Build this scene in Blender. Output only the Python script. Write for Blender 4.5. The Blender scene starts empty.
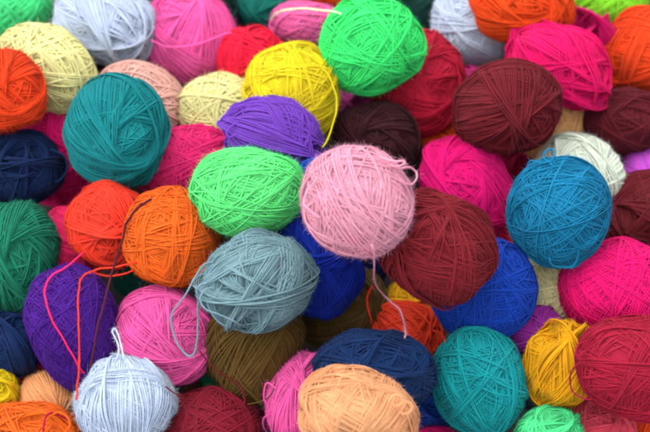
import bpy, math, random
import numpy as np
from mathutils import Vector, Matrix

PI = math.pi
scene = bpy.context.scene
col = scene.collection

# ------------------------------------------------------------------ camera
W0, H0 = 650.0, 432.0                 # measuring units used for the survey of the heap
LENS, SENSOR = 95.0, 36.0
F = LENS / SENSOR * W0                # focal length in survey units
D0 = 1.46                             # metres from the lens to the reference level of the heap
U = D0 / F                            # metres per survey unit at the reference level
PITCH = math.radians(64)              # looking down
cam_d = bpy.data.cameras.new('camera')
cam = bpy.data.objects.new('camera', cam_d)
col.objects.link(cam)
cam_d.lens, cam_d.sensor_width = LENS, SENSOR
cam_d.clip_end = 100.0
fwd = Vector((0, math.cos(PITCH), -math.sin(PITCH)))
right = Vector((1, 0, 0))
upv = right.cross(fwd)
CAMZ = D0 * math.sin(PITCH) + 0.125
cam.location = (0, -D0 * math.cos(PITCH), CAMZ)
R3 = Matrix((right, upv, -fwd)).transposed()
cam.rotation_euler = R3.to_euler()
scene.camera = cam
cam_d.dof.use_dof = True
cam_d.dof.focus_distance = D0 - 0.075
cam_d.dof.aperture_fstop = 5.6
RV = np.array(R3)                     # columns: right, up, toward camera
CAM = np.array(cam.location)


def view_to_world(px, py, s):
    """survey x, y and level s (survey units toward the lens) -> world point"""
    D = (F - s) * U
    v = np.array([(px - W0 / 2) / F * D, -(py - H0 / 2) / F * D, -D])
    return CAM + RV @ v


# ------------------------------------------------------------------ materials
def lin(c):
    return tuple(((x / 255.0) / 12.92 if x / 255.0 <= 0.04045 else ((x / 255.0 + 0.055) / 1.055) ** 2.4) for x in c)


MATS = {}


def yarn_mat(rgb, tw=1.0):
    key = (rgb, tw)
    if key in MATS:
        return MATS[key]
    m = bpy.data.materials.new('yarn')
    m.use_nodes = True
    nt = m.node_tree
    nt.nodes.clear()
    N, L = nt.nodes.new, nt.links.new
    out = N('ShaderNodeOutputMaterial')
    base = np.array(lin(rgb))
    g = GAIN if base.max() > 0.3 else 0.78 + (GAIN - 0.78) * base.max() / 0.3
    base = np.maximum(base * min(g, 0.92 / base.max()), 0.004)
    bs = N('ShaderNodeBsdfPrincipled')
    bs.inputs['Roughness'].default_value = 0.78
    bs.inputs['Specular IOR Level'].default_value = 0.22
    bs.inputs['Sheen Weight'].default_value = 0.16
    bs.inputs['Sheen Roughness'].default_value = 0.45
    bs.inputs['Sheen Tint'].default_value = tuple(np.clip(base * 0.7 + 0.3, 0, 1)) + (1,)
    at = N('ShaderNodeAttribute')
    at.attribute_name = 'yarn'            # x: along the strand, y: around it, z: tone of this stretch
    sep = N('ShaderNodeSeparateXYZ')
    L(at.outputs['Vector'], sep.inputs[0])
    # tone of the stretch and fine fibre mottling
    tc = N('ShaderNodeTexCoord')
    nz = N('ShaderNodeTexNoise')
    nz.inputs['Scale'].default_value = 900.0
    nz.inputs['Detail'].default_value = 2.0
    L(tc.outputs['Object'], nz.inputs['Vector'])
    a1 = N('ShaderNodeMath'); a1.operation = 'MULTIPLY_ADD'
    L(nz.outputs['Fac'], a1.inputs[0]); a1.inputs[1].default_value = 0.5; a1.inputs[2].default_value = 0.72
    # uneven dye along the heap-sized scale
    n2 = N('ShaderNodeTexNoise'); n2.inputs['Scale'].default_value = 38.0; n2.inputs['Detail'].default_value = 3.0
    L(tc.outputs['Object'], n2.inputs['Vector'])
    d2 = N('ShaderNodeMath'); d2.operation = 'MULTIPLY_ADD'
    L(n2.outputs['Fac'], d2.inputs[0]); d2.inputs[1].default_value = 0.55; d2.inputs[2].default_value = 0.74
    d3 = N('ShaderNodeMath'); d3.operation = 'MULTIPLY'
    L(a1.outputs[0], d3.inputs[0]); L(d2.outputs[0], d3.inputs[1])
    a1 = d3
    a2 = N('ShaderNodeMath'); a2.operation = 'MULTIPLY'
    L(a1.outputs[0], a2.inputs[0]); L(sep.outputs['Z'], a2.inputs[1])
    mx = N('ShaderNodeMix'); mx.data_type = 'RGBA'; mx.blend_type = 'MULTIPLY'
    mx.inputs['Factor'].default_value = 1.0
    mx.inputs['A'].default_value = tuple(base) + (1,)
    L(a2.outputs[0], mx.inputs['B'])
    L(mx.outputs['Result'], bs.inputs['Base Color'])
    # twisted plies
    ph = N('ShaderNodeMath'); ph.operation = 'MULTIPLY_ADD'
    L(sep.outputs['X'], ph.inputs[0]); ph.inputs[1].default_value = 2.6
    m2 = N('ShaderNodeMath'); m2.operation = 'MULTIPLY'
    L(sep.outputs['Y'], m2.inputs[0]); m2.inputs[1].default_value = 2 * PI * 2
    L(m2.outputs[0], ph.inputs[2])
    sn = N('ShaderNodeMath'); sn.operation = 'SINE'
    L(ph.outputs[0], sn.inputs[0])
    hs = N('ShaderNodeMath'); hs.operation = 'MULTIPLY_ADD'
    L(nz.outputs['Fac'], hs.inputs[0]); hs.inputs[1].default_value = 2.2
    L(sn.outputs[0], hs.inputs[2])
    bp = N('ShaderNodeBump')
    bp.inputs['Strength'].default_value = 0.45 * tw
    bp.inputs['Distance'].default_value = 0.0005
    L(hs.outputs[0], bp.inputs['Height'])
    L(bp.outputs['Normal'], bs.inputs['Normal'])
    # light that passes through the loose fibres
    tr = N('ShaderNodeBsdfTranslucent')
    L(mx.outputs['Result'], tr.inputs['Color'])
    ms = N('ShaderNodeMixShader')
    ms.inputs[0].default_value = 0.36
    L(bs.outputs[0], ms.inputs[1]); L(tr.outputs[0], ms.inputs[2])
    L(ms.outputs[0], out.inputs['Surface'])
    MATS[key] = m
    # the loose fibres: thin enough for light to pass through
    f = bpy.data.materials.new('yarn_fibre')
    f.use_nodes = True
    nt = f.node_tree
    nt.nodes.clear()
    out = nt.nodes.new('ShaderNodeOutputMaterial')
    ms = nt.nodes.new('ShaderNodeMixShader')
    df = nt.nodes.new('ShaderNodeBsdfDiffuse'); tr = nt.nodes.new('ShaderNodeBsdfTranslucent')
    fc = tuple(np.clip(base * 1.15 + 0.02, 0, 0.95)) + (1,)
    df.inputs['Color'].default_value = fc; tr.inputs['Color'].default_value = fc
    nt.links.new(df.outputs[0], ms.inputs[1]); nt.links.new(tr.outputs[0], ms.inputs[2])
    nt.links.new(ms.outputs[0], out.inputs['Surface'])
    FUZZ[m.name] = f
    return m


FUZZ = {}


GAIN = 1.6

# ------------------------------------------------------------------ winding
NG = 60                                 # cells per face edge of the height map


def cell(p):
    a = np.abs(p)
    ax = np.argmax(a, axis=1)
    i = np.arange(len(p))
    major = p[i, ax]
    u = p[i, (ax + 1) % 3] / np.abs(major)
    v = p[i, (ax + 2) % 3] / np.abs(major)
    u = np.arctan(u) * (4 / PI)
    v = np.arctan(v) * (4 / PI)
    iu = np.clip(((u + 1) * 0.5 * NG).astype(int), 0, NG - 1)
    iv = np.clip(((v + 1) * 0.5 * NG).astype(int), 0, NG - 1)
    return ((ax * 2 + (major > 0)) * NG + iu) * NG + iv


def frame_from_axis(n):
    n = np.array(n, float); n /= np.linalg.norm(n)
    h = np.array([0, 0, 1.0]) if abs(n[2]) < 0.9 else np.array([1.0, 0, 0])
    x = np.cross(h, n); x /= np.linalg.norm(x)
    return np.stack([x, np.cross(n, x), n], axis=1)


def keys_for(style, n, wd, rng):
    """tilt, turn and offset of every winding"""
    th = np.zeros(n); ph = np.zeros(n); of = np.zeros(n)
    p = rng.uniform(0, 6.28)
    i = 0
    n0 = int(n * (0.40 if style != 'bundle' else 0.3))
    while i < n0:                       # first the inner, random wraps
        m = rng.integers(2, 6)
        t = math.acos(rng.uniform(-0.95, 0.95)); p += rng.uniform(0.7, 2.4)
        for k in range(m):
            if i < n0:
                th[i] = t + rng.normal(0, 0.03); ph[i] = p; p += 1.3 * wd / max(0.35, math.sin(t)); i += 1
    if style == 'lattice':
        t0 = t = rng.uniform(1.02, 1.2); d = 2 * PI * 0.381966 + rng.uniform(-0.02, 0.02)
        while i < n:
            p += d
            for k in range(int(rng.integers(2, 6))):
                if i < n:
                    th[i] = t + rng.normal(0, 0.03); ph[i] = p; p += 1.05 * wd; i += 1
            t = t0 + 0.22 * math.sin(i * 0.21)
    elif style == 'swirl':
        t = rng.uniform(1.0, 1.12)
        d = wd * rng.uniform(1.0, 1.25)
        while i < n:
            th[i] = t + 0.12 * math.sin(i * 0.23) + rng.normal(0, 0.02); p += d * rng.uniform(0.7, 1.3); ph[i] = p; i += 1
    else:
        while i < n:                    # bundles of neighbouring passes
            m = int(rng.integers(9, 24)); t = rng.uniform(0.75, 1.5); p += rng.uniform(0.8, 2.2)
            for k in range(m):
                if i < n:
                    th[i] = t + rng.normal(0, 0.02); p += 1.0 * wd / max(0.4, math.sin(t)) * rng.uniform(0.8, 1.2); ph[i] = p; i += 1
    of += rng.normal(0, wd * 0.35, n)
    return th, ph, of


def path_from_keys(th, ph, of, K, rng):
    n = len(th)
    x = np.arange(n * K) / K
    k = np.arange(n)
    T = np.interp(x, k, th); P = np.interp(x, k, ph); O = np.interp(x, k, of)
    t = 2 * PI * x
    O = O + 0.010 * np.interp(x * 5, np.arange(n * 5 + 2), rng.normal(0, 1, n * 5 + 2))
    nx, ny, nz_ = np.sin(T) * np.cos(P), np.sin(T) * np.sin(P), np.cos(T)
    nn = np.stack([nx, ny, nz_], 1)
    u = np.stack([-np.sin(P), np.cos(P), 0 * P], 1)
    v = np.cross(nn, u)
    c = np.sqrt(1 - O ** 2)[:, None]
    q = c * (np.cos(t)[:, None] * u + np.sin(t)[:, None] * v) + O[:, None] * nn
    return q / np.linalg.norm(q, axis=1)[:, None]


def smooth(a, s):
    if s < 1:
        return a
    ker = np.hanning(2 * s + 3)[1:-1]; ker /= ker.sum()
    return np.convolve(np.pad(a, s, mode='edge'), ker, mode='valid')


def wind(q, hm, r, K):
    """lay the path over what is already there, turn by turn; returns radius of the centre line"""
    M = len(q)
    T = np.gradient(q, axis=0); T /= np.linalg.norm(T, axis=1)[:, None] + 1e-9
    B = np.cross(T, q)
    offs = [-0.95, -0.5, 0, 0.5, 0.95]
    cells = [cell(q + B * (o * r)) for o in offs]
    prof = [0.15, 0.75, 0.9, 0.75, 0.15]
    rad = np.zeros(M)
    for a in range(0, M, K // 2):
        b = min(M, a + K // 2)
        h = np.maximum.reduce([hm[c[a:b]] - (0.35 * r if o in (-.95, .95) else 0) for c, o in zip(cells, offs)])
        hh = np.maximum(h, np.maximum(np.r_[h[1:], h[-1]], np.r_[h[0], h[:-1]]))
        hs = 0.55 * smooth(hh, 2) + 0.45 * smooth(h, 1)
        rad[a:b] = hs + 0.55 * r
        for c, o, pf in zip(cells, offs, prof):
            np.maximum.at(hm, c[a:b], hs + pf * r)
    rad = smooth(rad, 1)
    e = np.minimum(np.arange(M), np.arange(M)[::-1]) / 7.0      # both ends are tucked in
    rad = rad - 3.0 * r * np.clip(1 - e, 0, 1)
    return rad, T, cells[2]


RING = 5


def cell_dirs():
    g = (np.arange(NG) + 0.5) / NG * 2 - 1
    t = np.tan(g * PI / 4)
    out = np.zeros((6, NG, NG, 3))
    for ax in range(3):
        for sgn in (0, 1):
            m = 1.0 if sgn else -1.0
            out[ax * 2 + sgn, :, :, ax] = m
            out[ax * 2 + sgn, :, :, (ax + 1) % 3] = t[:, None]
            out[ax * 2 + sgn, :, :, (ax + 2) % 3] = t[None, :]
    out = out.reshape(-1, 3)
    return out / np.linalg.norm(out, axis=1)[:, None]


CELLDIR = cell_dirs()


def poly(d):
    x, y, z = d[:, 0], d[:, 1], d[:, 2]
    return np.stack([x ** i * y ** j * z ** k for i in range(8) for j in range(8 - i) for k in ((0,) if i + j > 6 else (0, 1))], 1)


POLYC = poly(CELLDIR)
PINV = np.linalg.pinv(POLYC[::3], rcond=1e-6)



class Shape:
    """unit-ball point -> survey-unit offsets in the view frame"""

    def __init__(s, b, rng):
        s.A, s.B, s.C = b['a'] * 1.04, b['b'] * 1.04, b['c'] * 1.02
        s.ca, s.sa = math.cos(math.radians(b['ang'])), math.sin(math.radians(b['ang']))
        s.egg = b.get('egg', rng.uniform(-0.05, 0.05))
        s.dir = rng.normal(0, 1, (5, 3)) * 1.7
        s.ph = rng.uniform(0, 6.28, 5)
        s.sq = b.get('sq', rng.uniform(0.0, 0.26))

    def __call__(s, p):
        p = p.copy()
        l = np.linalg.norm(p, axis=1)[:, None]
        d = p / l
        lump = 1 + 0.024 * np.sin(d @ s.dir.T * 1.5 + s.ph).sum(1)[:, None]
        # slight squareness of a wound ball
        q4 = (np.abs(d) ** 3).sum(1)[:, None] ** (-1 / 3.0)
        p = p * lump * (1 - s.sq + s.sq * q4 / 1.12)
        p = np.concatenate([p[:, :1] * s.ca + p[:, 1:2] * s.sa, -p[:, :1] * s.sa + p[:, 1:2] * s.ca, p[:, 2:]], 1)
        k = 1 + s.egg * p[:, :1]
        x = p[:, 0:1] * s.A; y = p[:, 1:2] * s.B * k; z = p[:, 2:3] * s.C * k
        return np.concatenate([x * s.ca - y * s.sa, x * s.sa + y * s.ca, z], 1)


def sweep(P, Nn, r, flat=0.55, ring=RING, taper=True):
    """tube verts and quads along P with outward normals Nn"""
    M = len(P)
    T = np.gradient(P, axis=0); T /= np.linalg.norm(T, axis=1)[:, None] + 1e-12
    Bn = np.cross(T, Nn); Bn /= np.linalg.norm(Bn, axis=1)[:, None] + 1e-12
    N2 = np.cross(Bn, T)
    rr = (np.full(M, r) if np.isscalar(r) else r)[:, None]
    V = np.zeros((M, ring, 3))
    for j in range(ring):
        a = PI / 2 + 2 * PI * j / ring
        V[:, j] = P + rr * (math.cos(a) * Bn + flat * math.sin(a) * N2)
    i = np.arange(M - 1)[:, None] * ring
    j = np.arange(ring)[None]
    j2 = (j + 1) % ring
    Q = np.stack([i + j, i + j2, i + ring + j2, i + ring + j], -1).reshape(-1, 4)
    return V.reshape(-1, 3), Q, T, N2


def build_mesh(name, V, Q, att, mat, smooth_faces=True, tris=None):
    me = bpy.data.meshes.new(name)
    nv = len(V)
    nq = len(Q); ntri = 0 if tris is None else len(tris)
    me.vertices.add(nv)
    me.vertices.foreach_set('co', V.astype(np.float32).ravel())
    loops = Q.ravel()
    if ntri:
        loops = np.concatenate([loops, tris.ravel()])
    me.loops.add(len(loops))
    me.loops.foreach_set('vertex_index', loops.astype(np.int32))
    me.polygons.add(nq + ntri)
    st = np.arange(nq) * 4
    if ntri:
        st = np.concatenate([st, nq * 4 + np.arange(ntri) * 3])
    me.polygons.foreach_set('loop_start', st.astype(np.int32))
    me.polygons.foreach_set('use_smooth', np.ones(nq + ntri, dtype=bool))
    at = me.attributes.new('yarn', 'FLOAT_VECTOR', 'POINT')
    at.data.foreach_set('vector', att.astype(np.float32).ravel())
    me.update(calc_edges=True)
    me.materials.append(mat)
    me.materials.append(FUZZ[mat.name])
    if ntri:
        mi = np.zeros(nq + ntri, dtype=np.int32); mi[nq:] = 1
        me.polygons.foreach_set('material_index', mi)
    return me


def strand_mesh(name, P, Nn, r, mat, rng, fuzz=0, exposed=None, core=None, flen=1.0, fall=None):
    """one yarn (plus its fibres and the packed core) as one mesh; P in metres"""
    V, Q, T, N2 = sweep(P, Nn, r)
    r = float(np.mean(r))
    M = len(P)
    seg = np.r_[0, np.cumsum(np.linalg.norm(np.diff(P, axis=0), axis=1))]
    tone = np.interp(np.arange(M), np.arange(0, M + 40, 37), 1 + rng.normal(0, 0.07, len(np.arange(0, M + 40, 37))))
    att = np.zeros((M, RING, 3))
    att[:, :, 0] = (seg / r)[:, None]
    att[:, :, 1] = np.arange(RING)[None] / RING
    att[:, :, 2] = tone[:, None]
    att = att.reshape(-1, 3)
    parts_v, parts_a, tris, quads = [V], [att], [], [Q]
    nv = len(V)
    if core is not None:
        cv, cq = core
        quads.append(cq + nv); parts_v.append(cv)
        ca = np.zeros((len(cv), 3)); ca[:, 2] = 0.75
        parts_a.append(ca); nv += len(cv)
    if fuzz:
        idx = np.nonzero(exposed)[0] if exposed is not None else np.arange(2, M - 2)
        if len(idx) > 10:
            pick = rng.choice(idx, fuzz)
            jj = rng.choice([0, 0, 1, RING - 1], fuzz)
            root = pick * RING + jj
            p0 = V[root]
            side = rng.normal(0, 1, (fuzz, 3))
            t = T[pick] * rng.choice([-1, 1], fuzz)[:, None]
            out = N2[pick]
            L = rng.gamma(1.8, 0.6, fuzz)[:, None] * r * 2.6 * flen + r * 1.6
            d1 = t * 0.9 + out * rng.uniform(0.0, 0.4, fuzz)[:, None] + side * 0.5
            d1 /= np.linalg.norm(d1, axis=1)[:, None]
            d2 = d1 + side * 0.5 + rng.normal(0, 0.45, (fuzz, 3)) + out * 0.1
            d2 /= np.linalg.norm(d2, axis=1)[:, None]
            w = np.cross(d1, rng.normal(0, 1, (fuzz, 3))); w /= np.linalg.norm(w, axis=1)[:, None]
            wd = r * 0.08
            m1 = p0 + d1 * L * 0.5 + w * wd
            m2 = p0 + d1 * L * 0.5 - w * wd
            tip = p0 + d1 * L * 0.5 + d2 * L * 0.55
            base = nv + np.arange(fuzz) * 3
            tris.append(np.stack([root, base, base + 1], 1))
            tris.append(np.stack([base, base + 2, base + 1], 1))
            fv = np.stack([m1, m2, tip], 1).reshape(-1, 3)
            parts_v.append(fv)
            fa = np.zeros((len(fv), 3)); fa[:, 2] = 1.12
            parts_a.append(fa)
    return build_mesh(name, np.concatenate(parts_v), np.concatenate(quads), np.concatenate(parts_a), mat,
                      tris=np.concatenate(tris) if tris else None)


_sph = None


def unit_sphere():
    global _sph
    if _sph is None:
        n, m = 84, 46
        vs = [(math.sin(PI * (i + .0) / m) * math.cos(2 * PI * j / n), math.sin(PI * i / m) * math.sin(2 * PI * j / n), math.cos(PI * i / m))
              for i in range(m + 1) for j in range(n)]
        q = [(i * n + j, (i + 1) * n + j, (i + 1) * n + (j + 1) % n, i * n + (j + 1) % n) for i in range(m) for j in range(n)]
        _sph = (np.array(vs), np.array(q))
    return _sph


# ------------------------------------------------------------------ the heap, ball by ball
BALLS = []


def ball(key, cx, cy, a, b, ang, pri, rgb, label, pole=(0.2, 0.3, 0.9), style='bundle', band=None, th=2.9, fz=1.0, n=None, **kw):
    d = dict(key=key, cx=cx, cy=cy, a=a, b=b, ang=ang, pri=pri, rgb=rgb, label=label, pole=pole, style=style, band=band, th=th, fz=fz, n=n)
    d.update(kw)
    BALLS.append(d)


#BALLS-BEGIN
# --- far row
ball('mint_corner', 14, 5, 40, 33, 0, 2, (90, 242, 155), 'mint green ball with an open lattice in the top left corner of the heap', (0.2, 0.9, 0.4), 'lattice', th=3.6)
ball('orange_sliver', 62, -17, 30, 24, 0, 1, (225, 80, 25), 'sliver of an orange ball between the corner mint ball and far white ball')
ball('white_far', 105, 22, 52, 42, -12, 4, (208, 219, 236), 'white ball with a lavender tint behind the pale yellow lattice ball', (0.5, -0.6, 0.6), 'bundle', band=(0.35, 0.75, 0.55), th=2.2, fz=2.0, pack=0.15)
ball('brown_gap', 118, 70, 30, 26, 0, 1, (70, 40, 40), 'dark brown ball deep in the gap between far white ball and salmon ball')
ball('hotpink_far', 190, 38, 46, 47, 0, 3, (255, 104, 186), 'hot pink ball with a knot of strands at its top, beside the far white ball', (-0.3, 0.75, 0.6), 'swirl', band=(0.2, 0.85, 0.35), th=3.2)
ball('green_black', 214, 12, 26, 34, 0, 1, (14, 62, 52), 'blackish green ball behind the right edge of the knotted hot pink ball')
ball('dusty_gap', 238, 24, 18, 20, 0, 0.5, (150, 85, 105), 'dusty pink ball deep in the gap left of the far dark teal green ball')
ball('teal_far', 268, 5, 32, 29, 0, 2.5, (0, 112, 100), 'dark teal green ball at the far edge behind the small red ball', (0.1, -0.5, 0.8), 'swirl')
ball('red_far', 252, 60, 34, 32, 0, 3, (205, 22, 58), 'small red ball between the knotted hot pink ball and the bright yellow ball', (0.5, 0.5, 0.5), 'bundle')
ball('orange_far', 324, -17, 40, 25, 0, 2.6, (242, 90, 22), 'orange ball at the far edge above the pink ball crossed by a pale strand', (0, 0.4, 0.9), 'bundle')
ball('pink_far', 309, 27, 38, 25, -6, 3.2, (255, 120, 190), 'pink ball crossed by a pale green strand, left of the bright green ball', (0.9, 0.3, 0.3), 'lattice')
ball('dkteal_far', 424, 6, 34, 32, 0, 2, (10, 68, 62), 'very dark teal ball at the far edge behind the bright green ball')
ball('white_right', 473, 22, 41, 45, 20, 4, (208, 219, 236), 'white ball at the far edge left of the glowing orange ball', (-0.2, 0.3, 0.9), 'swirl', th=2.4, fz=1.8, pack=0.15)
ball('orange_top', 522, 3, 52, 37, -4, 5, (245, 85, 22), 'large glossy orange ball at the far edge behind the crimson pink ball', (0.1, -0.2, 0.9), 'swirl', band=(0.05, 0.95, 0.3), th=3.0)
ball('dkmagenta', 583, 46, 30, 34, -10, 3.6, (182, 5, 92), 'dark magenta ball mostly hidden behind the rose magenta ball near the lime ball')
ball('lime', 607, 0, 42, 37, -5, 3.4, (165, 252, 60), 'fluorescent lime yellow ball at the far edge of the heap', (0.3, 0.6, 0.7), 'lattice', th=2.6)
ball('orange_right', 648, 52, 44, 44, 0, 4.2, (232, 75, 24), 'orange ball at the far right edge below the lime ball', (0.8, 0.5, 0.3), 'bundle', th=2.8)
# --- second row
ball('yellow_lattice', 47, 67, 51, 42, -28, 5, (255, 250, 180), 'pale yellow ball with a clear diamond lattice below the corner mint ball', (-0.75, 0.45, 0.5), 'lattice', th=3.7, fz=0.7)
ball('orange_left', 3, 90, 43, 43, 0, 6, (228, 70, 22), 'red orange ball at the left edge above the navy ball', (0.55, -0.1, 0.85), 'swirl', th=3.0)
ball('salmon', 139, 104, 43, 40, -20, 4, (255, 206, 192), 'salmon pink ball half hidden behind the big teal ball', (-0.8, 0.2, 0.5), 'lattice', th=3.2, up=45)
ball('yellow_pale2', 219, 107, 41, 33, 8, 3.3, (255, 250, 182), 'pale yellow ball between the salmon ball and the bright yellow ball', (0.3, -0.2, 0.9), 'lattice', th=3.3)
ball('yellow', 292, 94, 48, 48, -35, 5, (246, 226, 34), 'bright yellow ball with a lattice side, behind the violet ball', (0.75, -0.45, 0.5), 'lattice', band=(0.75, -0.35, 0.55), th=2.8, fz=1.5)
ball('green_bright', 371, 46, 51, 49, 40, 7, (70, 245, 130), 'bright emerald green ball standing proud of the far crimson ball', (0.9, 0.1, 0.4), 'lattice', th=2.8, fz=1.3, egg=0.07)
ball('crimson_far', 416, 80, 46, 52, 0, 5, (165, 20, 48), 'crimson ball behind the right side of the bright emerald green ball', (0.5, 0.0, 0.85), 'swirl', th=2.6, pack=0.9)
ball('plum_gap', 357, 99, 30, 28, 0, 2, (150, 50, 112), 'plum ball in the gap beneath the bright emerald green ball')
ball('brown_maroon', 378, 138, 45, 35, -8, 6, (72, 27, 36), 'dark brown maroon ball above the light pink ball', (-0.1, -0.15, 0.95), 'swirl', band=(0.1, 0.95, 0.35), th=2.8)
ball('orange_small', 444, 141, 32, 25, 0, 3, (232, 88, 20), 'small orange ball peeping out between brown maroon and magenta balls', (0.2, 0.5, 0.8), 'bundle')
ball('pink_gap', 468, 100, 26, 34, 0, 2.2, (226, 65, 155), 'pink ball in the gap between the far crimson ball and the brick maroon ball')
ball('maroon_right', 510, 106, 54, 46, 22, 8, (114, 23, 35), 'large brick maroon ball in front of the rose magenta ball', (0.55, -0.45, 0.7), 'swirl', band=(-0.25, 0.85, 0.45), th=2.9, bm=16)
ball('rose_magenta', 559, 65, 52, 41, -28, 6, (236, 10, 112), 'rose magenta ball below the large glossy orange ball', (0.6, -0.6, 0.6), 'bundle', th=2.2)
ball('tan_right', 553, 128, 32, 42, -25, 3, (222, 175, 118), 'tan ball squeezed between the brick maroon ball and the dark wine ball', (0.3, 0.8, 0.5), 'bundle', th=3.0, pack=0.9)
ball('wine_right', 622, 121, 42, 34, 0, 5, (104, 22, 37), 'dark wine red ball below the far right orange ball', (0.0, 0.0, 1.0), 'swirl', band=(0.9, 0.3, 0.3), th=2.6)
ball('teal_big', 117, 131, 51, 54, 10, 7, (0, 124, 128), 'big teal ball in front of the salmon ball', (0.45, -0.2, 0.85), 'swirl', th=2.8)
ball('magenta_left', 60, 152, 48, 52, 0, 2, (222, 16, 116), 'deep magenta ball in the shadow between navy ball and big teal ball', (0.3, 0.5, 0.8), 'lattice', th=2.4)
ball('rose_lattice', 184, 165, 50, 38, 12, 4, (248, 48, 134), 'rose pink ball between the big teal ball and the neon mint ball', (-0.6, 0.2, 0.7), 'lattice', th=2.6, up=15)
ball('violet', 273, 138, 48, 39, -12, 6, (106, 58, 162), 'violet ball between the bright yellow ball and the neon mint ball', (0.8, -0.5, 0.3), 'bundle', band=(0.4, 0.8, 0.4), th=3.1)
ball('navy_left', 22, 168, 40, 37, 0, 7, (6, 40, 88), 'navy ball at the left edge with a loose loop on its right', (0.0, 0.3, 0.9), 'bundle', band=(-0.1, 0.9, 0.4), th=2.9)
# --- middle
ball('green_dark', 15, 256, 45, 57, 0, 6, (18, 118, 90), 'dark green ball at the left edge with strands swirling to a centre', (0.36, -0.05, 0.93), 'swirl', th=3.1)
ball('vermilion', 109, 225, 40, 41, 0, 5, (234, 66, 42), 'vermilion ball between the big teal ball and the purple ball', (0.2, -0.5, 0.8), 'bundle', band=(0.25, 0.9, 0.3), th=2.9)
ball('orange_mid', 172, 238, 47, 50, 15, 6, (255, 118, 28), 'bright orange ball left of the grey blue ball', (0.75, 0.6, 0.2), 'lattice', band=(0.85, 0.35, 0.4), th=2.7)
ball('rose_gap', 72, 245, 27, 40, 20, 3, (242, 45, 115), 'rose red ball in the gap between the dark green ball and the vermilion ball', (0.9, 0.3, 0.3), 'swirl', th=2.4, up=42)
ball('mint', 249, 191, 54, 43, 6, 9, (118, 255, 150), 'neon mint green ball on top of the heap below the violet ball', (-0.9, -0.3, 0.3), 'lattice', band=(0.1, 0.92, 0.4), th=3.2, fz=1.3, bm=16, pack=0.15)
ball('grey_blue', 262, 281, 54.5, 47.5, -14, 9, (108, 138, 145), 'grey blue ball with trailing loops, below the neon mint ball', (-0.5, -0.5, 0.6), 'bundle', band=(0.5, 0.75, 0.45), th=3.0, bm=9, egg=0.0, sq=0.08)
ball('light_pink', 358, 200, 55, 52, -30, 10, (255, 184, 206), 'light pink ball with loose loops on its side at the middle of the heap', (-0.45, 0.85, 0.1), 'lattice', band=(-0.3, -0.1, 0.95), side=(0.45, -0.85, 0), th=3.3, fz=1.5, bm=24, pack=0.15)
ball('blue_upper', 318, 184, 26, 25, 0, 6.1, (0, 70, 160), 'blue ball in the gap between neon mint and light pink balls', up=0)
ball('royal_mid', 313, 256, 42, 62, 22, 5, (0, 40, 148), 'royal blue ball tucked between the grey blue ball and the light pink ball', (0.5, 0.5, 0.7), 'bundle', th=2.3)
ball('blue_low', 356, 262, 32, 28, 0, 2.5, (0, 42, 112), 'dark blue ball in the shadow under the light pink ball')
ball('magenta_mid', 466, 187, 42, 54, 28, 7, (248, 0, 138), 'vivid magenta ball between the brick maroon ball and the turquoise ball', (-0.15, 0.1, 0.97), 'swirl', th=2.2, pack=0.15)
ball('crimson_gap', 512, 243, 30, 30, 0, 3, (150, 15, 50), 'crimson ball in the gap below the vivid magenta ball')
ball('crimson_gap2', 512, 172, 24, 28, 0, 2, (150, 14, 60), 'dark crimson ball in the gap between vivid magenta and turquoise balls')
ball('maroon_mid', 435, 247, 60, 54, -28, 8, (126, 26, 37), 'big brick red ball below the vivid magenta ball', (-0.4, 0.5, 0.7), 'bundle', band=(-0.5, 0.7, 0.5), th=2.9, bm=16)
ball('ivory', 577, 176, 45, 42, -20, 6, (232, 240, 224), 'ivory ball behind the turquoise ball', (-0.1, 0.2, 0.95), 'swirl', th=3.0)
ball('turquoise', 559, 212, 49, 55, 8, 9, (6, 110, 146), 'turquoise blue ball with a wide wrap round its middle and a loop on top', (-0.8, -0.1, 0.4), 'lattice', band=(-0.15, 0.93, 0.33), th=2.8, egg=-0.05, bm=14)
ball('lilac', 646, 176, 26, 33, 0, 4, (205, 92, 210), 'lilac ball at the right edge above the wine ball', (0.5, 0.2, 0.8), 'swirl')
ball('maroon_edge', 652, 215, 44, 45, 20, 6, (112, 27, 37), 'wine red ball at the right edge between the lilac ball and the cerise ball', (-0.7, -0.5, 0.4), 'bundle', th=2.7)
ball('cerise', 618, 288, 57, 49, -6, 8, (218, 0, 112), 'cerise ball at the right below the turquoise ball', (-0.2, 0.9, 0.3), 'lattice', th=2.4)
ball('yellow_pale3', 550, 290, 32, 37, 0, 3, (255, 250, 196), 'pale yellow ball peeping out between the turquoise ball and the cerise ball', (0.3, 0.6, 0.7), 'lattice', th=2.8, up=55, pack=0.9)
ball('royal_right', 482, 288, 51, 51, 15, 6, (0, 58, 156), 'royal blue ball between the big brick red ball and the round topped teal ball', (0.6, 0.6, 0.5), 'lattice', th=2.3)
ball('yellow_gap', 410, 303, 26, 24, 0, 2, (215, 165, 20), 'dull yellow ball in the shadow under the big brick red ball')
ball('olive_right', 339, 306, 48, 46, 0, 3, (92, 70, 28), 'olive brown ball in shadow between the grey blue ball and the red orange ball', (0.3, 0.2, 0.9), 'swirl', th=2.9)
ball('purple', 75, 331, 65, 44, 106, 7, (70, 18, 128), 'deep purple ball crossed by coral and brown strands', (0.9, 0.2, 0.3), 'lattice', th=2.2, fz=1.6, egg=0.12, pack=0.15)
ball('pink_mid', 164, 335, 48, 51, 20, 8, (255, 104, 186), 'bubblegum pink ball below the bright orange ball, a grey blue loop lying on it', (0.6, 0.1, 0.8), 'swirl', th=2.8)
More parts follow.
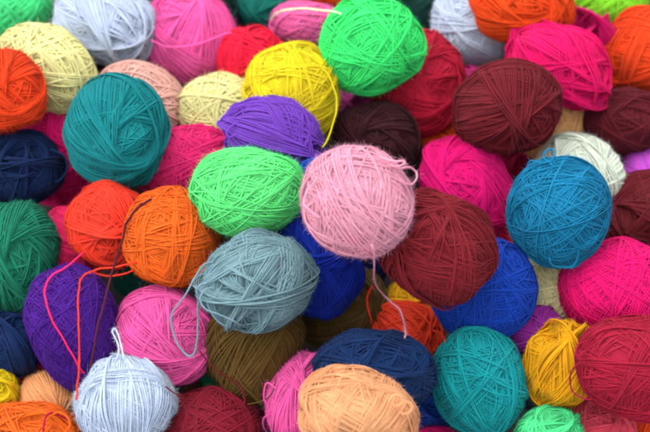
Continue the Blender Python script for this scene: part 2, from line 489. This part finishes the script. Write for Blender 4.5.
# --- near row
ball('navy_edge', 8, 343, 34, 31, 0, 5.5, (10, 45, 95), 'navy ball at the left edge below the dark green ball', (0.0, 0.8, 0.5), 'bundle')
ball('yellow_edge', -5, 391, 24, 24, 0, 6, (240, 215, 25), 'yellow ball at the left edge above the near orange ball', (0.5, 0.3, 0.8), 'bundle', th=3.2)
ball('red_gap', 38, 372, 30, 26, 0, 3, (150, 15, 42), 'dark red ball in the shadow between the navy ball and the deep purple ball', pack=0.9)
ball('tan_left', 53, 401, 34, 31, -15, 6, (230, 168, 112), 'small tan ball below the deep purple ball', (0.7, -0.3, 0.6), 'swirl', th=2.8, pack=0.9)
ball('orange_near', 30, 440, 54, 37, -6, 7, (255, 118, 30), 'orange ball with loose loops in the near left corner', (0.2, 0.4, 0.9), 'bundle', th=3.2)
ball('white_near', 125, 404, 47, 47, 0, 9, (200, 214, 232), 'icy white ball with a small loop standing on its top', (-0.55, 0.8, 0.1), 'swirl', band=(-0.3, 0.6, 0.7), th=2.3, fz=2.2, pack=0.15)
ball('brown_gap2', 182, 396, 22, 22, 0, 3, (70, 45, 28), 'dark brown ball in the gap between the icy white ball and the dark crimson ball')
ball('crimson_near', 214, 427, 48, 39, -8, 7.5, (130, 20, 42), 'dark crimson ball at the near edge right of the icy white ball', (0.1, -0.4, 0.8), 'lattice', th=3.0)
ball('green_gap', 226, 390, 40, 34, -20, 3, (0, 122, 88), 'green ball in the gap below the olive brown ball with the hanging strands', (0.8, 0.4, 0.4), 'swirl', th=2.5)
ball('olive', 255, 348, 54, 49, 90, 6.4, (102, 76, 28), 'big olive brown ball with hanging strands beneath the grey blue ball', (0.1, 0.92, 0.3), 'swirl', th=2.8, egg=0.13)
ball('pink_near', 302, 396, 33, 46, -22, 7, (255, 104, 186), 'candy pink ball between the big olive brown ball and the peach ball', (0.3, 0.5, 0.7), 'swirl', th=2.7)
ball('navy_near', 375, 373, 58, 43, -10, 8, (8, 48, 98), 'navy ball behind the peach ball at the near edge', (0.3, 0.6, 0.7), 'bundle', band=(0.75, 0.5, 0.4), th=2.9)
ball('red_orange', 405, 337, 33, 38, 20, 6, (240, 72, 40), 'small red orange ball under the light pink trailing strand', (0.9, -0.2, 0.4), 'bundle', th=2.9)
ball('peach', 359, 418, 58, 45, -8, 9, (248, 186, 134), 'peach ball with curly loose loops at the near edge', (0.3, -0.8, 0.4), 'bundle', band=(0.2, 0.8, 0.5), th=3.0)
ball('blue_near', 424, 414, 26, 32, 0, 4, (0, 52, 130), 'blue ball in the gap between the peach ball and the round topped teal ball')
ball('magenta_near', 436, 446, 22, 20, 0, 4.2, (215, 10, 115), 'magenta ball of which a tip shows at the near edge beside the teal ball')
ball('teal_near', 481, 382, 46.5, 54, 4, 8, (0, 138, 142), 'round topped teal ball with a coiled hollow facing up, at the near edge', (-0.12, 0.72, 0.62), 'lattice', th=2.9)
ball('purple_gap', 534, 336, 30, 31, 0, 4, (145, 42, 145), 'purple ball in the gap between the royal blue ball and the gold ball', (0.6, 0.5, 0.6), 'swirl', th=2.4)
ball('gold', 561, 364, 37, 41, -10, 7, (246, 184, 14), 'golden yellow ball between the round topped teal ball and the big crimson ball', (0.2, 0.8, 0.5), 'bundle', th=2.9, sq=0.1)
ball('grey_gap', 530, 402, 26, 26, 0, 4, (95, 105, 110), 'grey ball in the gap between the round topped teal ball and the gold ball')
ball('mint_near', 549, 435, 33, 27, 0, 8.2, (95, 240, 160), 'small mint green ball at the near edge right of the teal ball', (0.3, 0.6, 0.7), 'bundle', th=2.8)
ball('coral', 594, 433, 42, 37, 0, 6, (255, 92, 116), 'coral pink ball at the near edge below the big crimson ball', (0.1, 0.6, 0.7), 'swirl', th=2.8, pack=0.9)
ball('crimson_big', 634, 367, 58, 51, -18, 9, (148, 18, 46), 'big crimson ball in the near right corner with a loose loop on its left', (0.7, 0.4, 0.5), 'lattice', band=(0.45, 0.8, 0.4), th=2.9)
ball('orange_corner', 652, 437, 26, 26, 0, 5, (238, 82, 25), 'orange ball in the near right corner beneath the big crimson ball')
ball('teal_gap', 139, 279, 25, 19, 0, 3, (10, 100, 88), 'dark teal ball in the gap between the vermilion ball and the bubblegum pink ball', up=15)
#BALLS-END

for b in BALLS:
    b['c'] = math.sqrt(b['a'] * b['b'])
    b['s'] = None

# heap level of the ground under a survey point (ground plane z = 0)
GROUND_Z = 0.0
zref = CAMZ - D0 * math.sin(PITCH)     # world height of the reference level at the frame centre


def ground_level(py):
    """level s at which the sight line through row py meets the ground"""
    v = (H0 / 2 - py) / F
    dirz = upv.z * v - (-fwd).z            # world z per unit depth
    D = (GROUND_Z - CAM[2]) / dirz
    return F - D / U


def supp(b, dx, dy):
    t = math.atan2(-dy, dx) - math.radians(b['ang'])
    return 1 / math.sqrt((math.cos(t) / b['a']) ** 2 + (math.sin(t) / b['b']) ** 2)


order = sorted(BALLS, key=lambda b: (b['pri'], b['cy']))
for i, b in enumerate(order):
    s = ground_level(b['cy']) + b['c'] * 0.98
    s += 6 * b['pri'] + b.get('up', 0)
    for o in order[:i]:
        dx, dy = b['cx'] - o['cx'], b['cy'] - o['cy']
        d = math.hypot(dx, dy)
        R = (supp(b, -dx, -dy) + supp(o, dx, dy)) * 0.93
        if d < R:
            s = max(s, o['s'] + (b['c'] + o['c']) * 0.84 * math.sqrt(1 - (d / R) ** 2))
    b['s'] = s

DEBUG = [(b['key'], round(b['s']), round(b['s'] - ground_level(b['cy']) - b['c'])) for b in order]


HGX, HGY, HGO = 760, 540, 54            # height grid over the heap, one cell per survey unit
HG = np.full(HGX * HGY, -1e9)


def note_height(P, b, sc):
    x = np.round(b['cx'] + P[:, 0] / sc + HGO).astype(int)
    y = np.round(b['cy'] - P[:, 1] / sc + HGO).astype(int)
    ok = (x > 0) & (x < HGX - 1) & (y > 0) & (y < HGY - 1)
    np.maximum.at(HG, (x * HGY + y)[ok], (b['s'] + P[:, 2] / sc)[ok])


def surface_level(px, py):
    """level of the top of the heap at a survey point"""
    x, y = int(round(px)) + HGO, int(round(py)) + HGO
    g = HG.reshape(HGX, HGY)[max(0, x - 2):x + 3, max(0, y - 2):y + 3]
    return max(ground_level(py), g.max() if g.size else -1e9)


# ------------------------------------------------------------------ build one ball
def make_ball(b, idx):
    rng = np.random.default_rng(1000 + idx * 17)
    small = (b['a'] * b['b']) < 1000
    Rm = math.sqrt(b['a'] * b['b'])
    b['th'] *= 0.54
    r = b['th'] / 2 / Rm                 # strand radius on the unit ball
    K = 66
    n = b['n'] or int((2.7 if not small else 2.1) * PI / (2 * r) * 0.95)
    hm = np.full(6 * NG * NG, 0.0)
    th, ph, of = keys_for(b['style'], n, 2 * r, rng)
    q = path_from_keys(th, ph, of, K, rng)
    rad, T, ce = wind(q, hm, r, K)
    band = None
    if b['band'] is not None:
        A = frame_from_axis(b['pole'])
        nb = A.T @ (np.array(b['band'], float) / np.linalg.norm(b['band']))   # the axis of the outer wrap, in the ball's own frame
        # b['band'] is the direction in view space that the middle of the wrap crosses: its axis is at right angles to it
        side = b.get('side', None)
        view_mid = np.array(b['band'], float); view_mid /= np.linalg.norm(view_mid)
        ref = np.array([1.0, 0, 0]) if side is None else np.array(side, float)
        run = ref - view_mid * (ref @ view_mid); run /= np.linalg.norm(run)    # strands run along this
        axis_view = np.cross(view_mid, run)
        F2 = frame_from_axis(A.T @ axis_view)
        m = b.get('bm') or int(rng.integers(9, 15))
        tb = np.abs(rng.normal(0.04, 0.03, m)); pb = rng.uniform(0, 6.28) + np.cumsum(rng.normal(0, 0.35, m))
        ob = np.linspace(-1, 1, m) * min(0.7, m * r * 1.1) + rng.normal(0, r * 0.6, m)
        ob = ob[np.argsort(rng.permutation(m) * 0.25 + np.arange(m))]
        qb = path_from_keys(tb, pb, ob, K, rng) @ F2.T
        radb, Tb, ceb = wind(qb, hm, r, K)
        band = (qb, radb, ceb)
    # pressed into a round shape: most of the broad swell of the layers is taken out again
    cf = PINV @ hm[::3]
    hmean = hm.mean()
    flatk = b.get('flat', 0.8)
    swell = lambda qv: flatk * (poly(qv) @ cf - hmean)
    core_r = max(0.6, 1.0 - hmean)
    k = 1.0 / (core_r + np.percentile(hm - flatk * (POLYC @ cf - hmean), 80) + 0.1 * r)
    A = frame_from_axis(b['pole'])
    shp = Shape(b, rng)
    D = (F - b['s']) * U
    sc = D / F                            # metres per survey unit at this ball
    centre = view_to_world(b['cx'], b['cy'], b['s'])

    def place(qv, radius):
        p = (qv * ((core_r + radius - swell(qv)) * k)[:, None]) @ A.T
        return shp(p) * sc

    mat = yarn_mat(b['rgb'])
    P = place(q, rad)
    note_height(P, b, sc)
    P2 = place(q, rad + 0.02)
    Nn = P2 - P; Nn /= np.linalg.norm(Nn, axis=1)[:, None]
    expo = rad + 0.6 * r > hm[ce] - 0.8 * r
    # the packed yarn under the outer strands follows their lie closely
    cs, cq = unit_sphere()
    acc = np.zeros(len(cs))
    for _ in range(14):
        jd = cs + rng.normal(0, 1.3 * r, cs.shape)
        acc += hm[cell(jd / np.linalg.norm(jd, axis=1)[:, None])]
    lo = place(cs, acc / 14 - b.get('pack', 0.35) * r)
    root = bpy.data.objects.new('yarn_ball', None)
    col.objects.link(root)
    root.empty_display_size = 0.02
    allP = P @ RV.T
    base = centre + np.array([0, 0, allP[:, 2].min()])
    root.location = base
    off = centre - base
    root['label'] = b['label']; root['category'] = 'yarn ball'; root['group'] = 'balls of yarn in the heap'
    fz = int((18000 if not small else 6000) * b['fz'])
    rm = b['th'] / 2 * sc
    tw = lambda X: X @ RV.T
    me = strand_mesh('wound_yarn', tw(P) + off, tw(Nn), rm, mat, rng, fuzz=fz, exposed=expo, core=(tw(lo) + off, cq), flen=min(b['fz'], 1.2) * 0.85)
    o = bpy.data.objects.new('wound_yarn', me)
    o.parent = root
    col.objects.link(o)
    if band:
        qb, radb, ceb = band
        Pb = place(qb, radb); note_height(Pb, b, sc); Nb = place(qb, radb + 0.02) - Pb
        Nb /= np.linalg.norm(Nb, axis=1)[:, None]
        me = strand_mesh('outer_wrap', tw(Pb) + off, tw(Nb), rm, mat, rng, fuzz=int(2600 * b['fz']), flen=b['fz'])
        o = bpy.data.objects.new('outer_wrap', me)
        o.parent = root
        col.objects.link(o)
    b['root'], b['rm'], b['mat'], b['sc'] = root, rm, mat, sc
    return root


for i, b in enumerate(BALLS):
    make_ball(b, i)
BY = {b['key']: b for b in BALLS}


# ------------------------------------------------------------------ loose ends and loops
def catmull(pts, step=10):
    P = np.array(pts, float)
    P = np.vstack([2 * P[0] - P[1], P, 2 * P[-1] - P[-2]])
    out = []
    for i in range(1, len(P) - 2):
        for t in np.linspace(0, 1, step, endpoint=False):
            a, b_, c, d = P[i - 1], P[i], P[i + 1], P[i + 2]
            out.append(0.5 * ((2 * b_) + (-a + c) * t + (2 * a - 5 * b_ + 4 * c - d) * t * t + (-a + 3 * b_ - 3 * c + d) * t ** 3))
    out.append(P[-2])
    return np.array(out)


def strand_path(pts, th):
    """pts: survey x, y, lift above the heap there"""
    q = []
    for p in pts:
        lift = p[2] if len(p) > 2 else 0.5
        q.append((p[0], p[1], lift))
    c = catmull(q, 12)
    s = np.array([surface_level(x, y) + l for x, y, l in c]) + th * 0.5
    # yarn bridges the hollows instead of dropping into them
    n = len(s)
    d = np.r_[0, np.cumsum(np.hypot(np.diff(c[:, 0]), np.diff(c[:, 1])))]
    hull = s.copy()
    for i in range(120):
        e = hull.copy()
        e[3:-3] = (hull[:-6] + hull[6:]) * 0.5
        hull = np.maximum(s, e)
    hull = smooth(hull, 3)
    kr = np.random.default_rng(int(c[0, 0] * 7 + c[0, 1] * 3))
    kn = max(4, int(d[-1] / 7))
    for ax in (0, 1):
        c[:, ax] += np.interp(d, np.linspace(0, d[-1] + 1e-6, kn), kr.normal(0, 0.38, kn))
    c[:, 0] = smooth(c[:, 0], 2); c[:, 1] = smooth(c[:, 1], 2)
    return np.array([view_to_world(x, y, h) for (x, y, _), h in zip(c, hull)])


def loose(key, pts, name='loose_end', th=None, rgb=None):
    b = BY[key]
    rng = np.random.default_rng(len(pts) * 31 + len(key) + int(pts[0][0]))
    th = (th or b['th'] / 0.54) * 0.64
    P = strand_path(pts, th)
    root = b['root']
    base = np.array(root.location)
    P = P - base
    Nn = np.tile(RV[:, 2], (len(P), 1)) + rng.normal(0, 0.01, (len(P), 3))
    kk = np.linspace(0, len(P), max(4, len(P) // 7))
    wv = np.interp(np.arange(len(P)), kk, rng.normal(1, 0.1, len(kk)))
    me = strand_mesh(name, P, Nn, th / 2 * b['sc'] * wv, yarn_mat(rgb) if rgb else b['mat'], rng, fuzz=int(len(P) * 2.5 * b['fz']))
    o = bpy.data.objects.new(name, me)
    o.parent = root
    col.objects.link(o)
    return o


#LOOSE-BEGIN
loose('grey_blue', [(214, 262, 0), (205, 264, 1), (196, 276, 1.5), (185, 296, 1), (174, 310, 1), (171.5, 322, 1), (176, 340, 1), (184, 352, 1), (190, 356.5, 1), (195, 351, 1), (197.5, 335, 1.5), (198, 315, 2), (198.5, 298, 2), (197, 291, 2), (200, 284.5, 2), (208, 283, 1)], 'loose_loop', rgb=(112, 137, 146))
loose('grey_blue', [(214, 288, 0), (206, 289, 2), (200, 297, 2), (202, 305, 2), (210, 311, 1), (220, 315, 0.5), (232, 321, 0.5), (245, 327, 0.3)], 'loose_loop', rgb=(112, 137, 146))
loose('light_pink', [(372, 244, -1), (374.5, 254, 1), (374, 268, 1), (374, 278, 1), (376.5, 286, 1), (383, 295, 1), (391, 302, 0.8), (398, 308, 0.8), (403, 318, 0.8), (405, 326, 0.8), (405, 334, 0.3), (404, 338, -3)], th=2.9)
loose('light_pink', [(390, 165, 0), (400, 168, 2), (409, 167, 4), (415, 172, 4), (416, 178, 3), (411, 184, 2), (406, 183, 2)], 'loose_loop')
loose('light_pink', [(380, 157, 0), (392, 161, 2), (402, 161, 3), (405, 163, 3), (398, 166, 2), (388, 166, 0)], 'loose_loop')
loose('light_pink', [(318, 178, 0), (308, 190, 2), (304, 202, 3), (308, 208, 3), (314, 214, 2), (320, 217, 0.5)], 'loose_loop')
loose('rose_gap', [(84, 252, 0.5), (76, 259, 1), (66, 268, 1), (55, 274, 1), (48, 280, 1), (45, 287, 1), (44.5, 295, 1), (48, 310, 1), (55, 325, 1), (63, 339, 1), (72, 354, 1), (79, 367, 1), (84.5, 373, 1)], th=2.8)
loose('vermilion', [(137, 262, 0.5), (128, 264, 1), (116, 267, 1), (100, 269, 1), (88, 273, 1), (81, 280, 1), (79, 290, 1), (78, 306, 1), (78.5, 325, 1), (79, 345, 1), (79.5, 362, 1), (78, 380, 1), (77, 392, 0.5), (76.5, 400, 0)], th=2.9)
loose('vermilion', [(134, 270, 0.5), (124, 274, 1), (112, 276, 1), (100, 275, 1), (92, 272, 1)], 'loose_loop', th=2.6)
loose('white_near', [(124, 358, 0), (122, 349, 3), (120, 341, 5), (117.5, 333, 6), (115, 328.5, 6), (112.5, 331, 6), (115, 336, 6), (118, 344, 5), (119, 352, 3), (117, 359, 0)], 'loose_loop', th=2.4)
loose('turquoise', [(527, 165, 0), (531, 161, 2), (538, 163, 3), (546, 163, 4), (553, 158, 5), (555, 152, 5), (551, 149, 5), (545, 152, 5), (544, 158, 4), (549, 162, 3), (552, 165, 1)], 'loose_loop', th=2.6)
loose('turquoise', [(550, 257, 0), (551, 264, 2), (557, 267, 2), (566, 267.5, 2), (574, 265, 2), (578, 257, 1), (578, 249, 0)], 'loose_loop')
loose('crimson_big', [(588, 340, 0), (580, 344, 2), (576, 352, 3), (578, 357, 3), (582, 353, 2), (586, 350, 1)], 'loose_loop', th=2.6)
loose('crimson_big', [(582, 362, 0), (574, 368, 2), (570, 375, 2), (570, 383, 1), (573, 391, 1), (579, 396, 1), (586, 399, 1), (592, 400, 0)], 'loose_loop', th=2.6)
loose('yellow', [(290, 52, 0), (302, 53, 0.5), (316, 60, 0.5), (328, 75, 0.5), (336, 96, 0.5), (336, 112, 0.5), (332, 128, 0.5), (326, 142, 0.5), (322, 148, 0)], th=2.6)
loose('red_orange', [(373, 286, 1), (369, 293, 1), (367, 301, 1), (369, 313, 1), (371, 320, 0.5), (371, 326, -3)], th=2.9)
loose('red_orange', [(410, 306, 0.3), (420, 313, 0.5), (428, 322, 0.5), (431, 331, 0.5), (430, 338, 0.5), (428, 346, -2)], th=2.9)
loose('red_orange', [(432, 331, 0.5), (440, 333, 2), (444, 337, 2), (444, 342, 1)], 'loose_loop', th=2.6)
loose('navy_left', [(50, 150, 0), (62, 154, 2), (67, 162, 3), (66, 172, 2), (60, 180, 1), (55, 183, 0)], 'loose_loop')
loose('orange_near', [(45, 422, 0.5), (52, 415, 2), (60, 413, 3), (68, 418, 3), (69, 427, 2), (64, 434, 0)], 'loose_loop')
loose('crimson_near', [(240, 408, 0), (245, 402, 1), (243, 394, 1), (239, 385, 1), (232, 380, 1), (222, 374, 1), (212, 366, 1), (204, 357, 0.5), (199, 350, 0.5)], th=2.2, rgb=(112, 18, 34))
loose('crimson_near', [(190, 404, 0.5), (182, 398, 1), (172, 391, 1), (166, 386, 1)], th=2.0)
loose('olive', [(232, 372, 0.5), (240, 382, 1), (249, 392, 1), (257, 400, 1), (263, 405, 0.5)], th=2.3)
loose('olive', [(276, 378, 0), (274, 388, 1), (270, 396, 1), (264, 400, 1), (256, 403, 1), (247, 404, 1)], 'loose_loop', th=2.0)
loose('peach', [(338, 386, 0), (342, 376, 3), (352, 374, 4), (362, 377, 4), (370, 381, 3), (372, 388, 1)], 'loose_loop', th=3.2)
loose('peach', [(388, 402, 0), (394, 396, 3), (401, 397, 3), (403, 402, 3), (398, 406, 2), (392, 404, 1)], 'loose_loop', th=3.0)
loose('peach', [(398, 408, 0), (405, 402, 3), (411, 404, 3), (411, 411, 2), (404, 414, 1), (400, 412, 0)], 'loose_loop', th=3.0)
loose('pink_near', [(276, 388, 0), (267, 383, 2), (264, 391, 2), (264, 400, 1), (269, 405, 0)], 'loose_loop')
loose('pink_near', [(270, 415, 0), (264, 418, 2), (263, 426, 2), (267, 434, 1)], 'loose_loop')
loose('violet', [(238, 122, 0), (231, 128, 1), (227, 134, 2), (230, 137, 2), (236, 134, 0)], 'loose_loop')
loose('hotpink_far', [(150, 40, 0.5), (170, 47, 0.5), (195, 45, 0.8), (215, 38, 0.8), (229, 33, 1), (232, 34, 0)], th=3.2)
loose('hotpink_far', [(172, 3, 0), (175, 10, 1.5), (180, 15, 2), (176, 16, 2), (171, 10, 1)], 'loose_loop', th=3.2)
loose('brown_maroon', [(398, 106, 0.4), (408, 112, 0.5), (416, 122, 0.5), (420, 134, 0.5), (420, 146, 0.5), (417, 156, 0)], th=2.6)
loose('red_gap', [(70, 421, 1), (55, 413, 1), (47, 416, 1), (44, 424, 1), (43, 432, 1)], th=3.0)
#LOOSE-END

# a strand on its own: its ball is not in sight
P = strand_path([(152, 199, 0.5), (142, 205, 1), (134, 212, 1), (127, 222, 1), (124, 232, 1), (120, 248, 1), (115, 264, 1), (109, 284, 1), (104, 305, 1), (99, 322, 1), (95, 340, 1), (92, 358, 1), (90, 368, 0.5)], 2.2)
c0 = P[0].copy()
rng = np.random.default_rng(5)
brown = yarn_mat((84, 28, 44))
me = strand_mesh('yarn_strand', P - c0, np.tile(RV[:, 2], (len(P), 1)), 2.2 / 2 * U, brown, rng, fuzz=120)
so = bpy.data.objects.new('yarn_strand', me)
so.location = c0
col.objects.link(so)
so['label'] = 'dark brown loose strand running from the bright orange ball down across the deep purple ball'
so['category'] = 'yarn strand'

P = strand_path([(342, 13.5, 0.5), (330, 11, 0.8), (310, 9, 0.8), (296, 8.5, 0.8), (284, 10, 0.8), (275, 15, 0.5), (272, 20, 0)], 2.2)
c0 = P[0].copy()
me = strand_mesh('yarn_strand', P - c0, np.tile(RV[:, 2], (len(P), 1)), 2.2 / 2 * U * 1.08, yarn_mat((228, 246, 205)), rng, fuzz=120)
so = bpy.data.objects.new('yarn_strand', me)
so.location = c0
col.objects.link(so)
so['label'] = 'pale green loose strand lying across the top of the far pink ball'
so['category'] = 'yarn strand'
for so in [o for o in bpy.data.objects if o.name.startswith('yarn_strand')]:
    so['group'] = 'loose strands of yarn lying on the heap'

# ------------------------------------------------------------------ ground
gm = bpy.data.materials.new('dark_cloth')
gm.use_nodes = True
nt = gm.node_tree
bs = nt.nodes['Principled BSDF']
bs.inputs['Roughness'].default_value = 0.95
tcg = nt.nodes.new('ShaderNodeTexCoord')
nzg = nt.nodes.new('ShaderNodeTexNoise'); nzg.inputs['Scale'].default_value = 60
nt.links.new(tcg.outputs['Object'], nzg.inputs['Vector'])
rp = nt.nodes.new('ShaderNodeValToRGB')
rp.color_ramp.elements[0].color = (0.014, 0.011, 0.012, 1)
rp.color_ramp.elements[1].color = (0.04, 0.03, 0.03, 1)
nt.links.new(nzg.outputs['Fac'], rp.inputs[0])
nt.links.new(rp.outputs[0], bs.inputs['Base Color'])
nx = 60
vs = []
for j in range(nx + 1):
    for i in range(nx + 1):
        x, y = (i / nx - 0.5) * 3, (j / nx - 0.5) * 3
        vs.append((x, y, 0.002 * math.sin(x * 21 + 3 * math.sin(y * 7)) * math.cos(y * 17 + x * 5) - 0.002))
fs = [(j * (nx + 1) + i, j * (nx + 1) + i + 1, (j + 1) * (nx + 1) + i + 1, (j + 1) * (nx + 1) + i) for j in range(nx) for i in range(nx)]
me = bpy.data.meshes.new('ground')
me.from_pydata(vs, [], fs)
me.materials.append(gm)
for p in me.polygons:
    p.use_smooth = True
g = bpy.data.objects.new('ground', me)
g['kind'] = 'structure'
col.objects.link(g)

# ------------------------------------------------------------------ light: soft daylight
SUN_EL, SUN_AZ = math.radians(66), math.radians(-50)      # azimuth from +y (far side) toward +x
w = bpy.data.worlds.new('World')
scene.world = w
w.use_nodes = True
nt = w.node_tree
sky = nt.nodes.new('ShaderNodeTexSky')
sky.sky_type = 'NISHITA'
sky.sun_disc = False
sky.sun_elevation = SUN_EL
sky.sun_rotation = SUN_AZ
sky.dust_density = 2.5
sky.ozone_density = 1.0
bg = nt.nodes['Background']
hsv = nt.nodes.new('ShaderNodeHueSaturation')      # thin cloud: the blue is washed out
hsv.inputs['Saturation'].default_value = 0.35
hsv.inputs['Value'].default_value = 1.85
nt.links.new(sky.outputs[0], hsv.inputs['Color'])
nt.links.new(hsv.outputs[0], bg.inputs['Color'])
bg.inputs['Strength'].default_value = 0.15
sl = bpy.data.lights.new('sun', 'SUN')
sl.energy = 4.7
sl.angle = math.radians(125)
sl.color = (1.0, 0.98, 0.955)
so = bpy.data.objects.new('sun', sl)
d = Vector((math.sin(SUN_AZ) * math.cos(SUN_EL), math.cos(SUN_AZ) * math.cos(SUN_EL), math.sin(SUN_EL)))
so.rotation_euler = d.to_track_quat('Z', 'Y').to_euler()
so.location = d * 3
col.objects.link(so)

scene.view_settings.view_transform = 'Standard'
scene.view_settings.look = 'None'
scene.view_settings.exposure = 0
scene.view_settings.gamma = 1
scene.render.engine = 'CYCLES'
scene.cycles.max_bounces = 8
scene.cycles.diffuse_bounces = 7
scene.cycles.transmission_bounces = 3
scene.cycles.glossy_bounces = 2
scene.cycles.use_denoising = True
scene.cycles.filter_width = 2.4
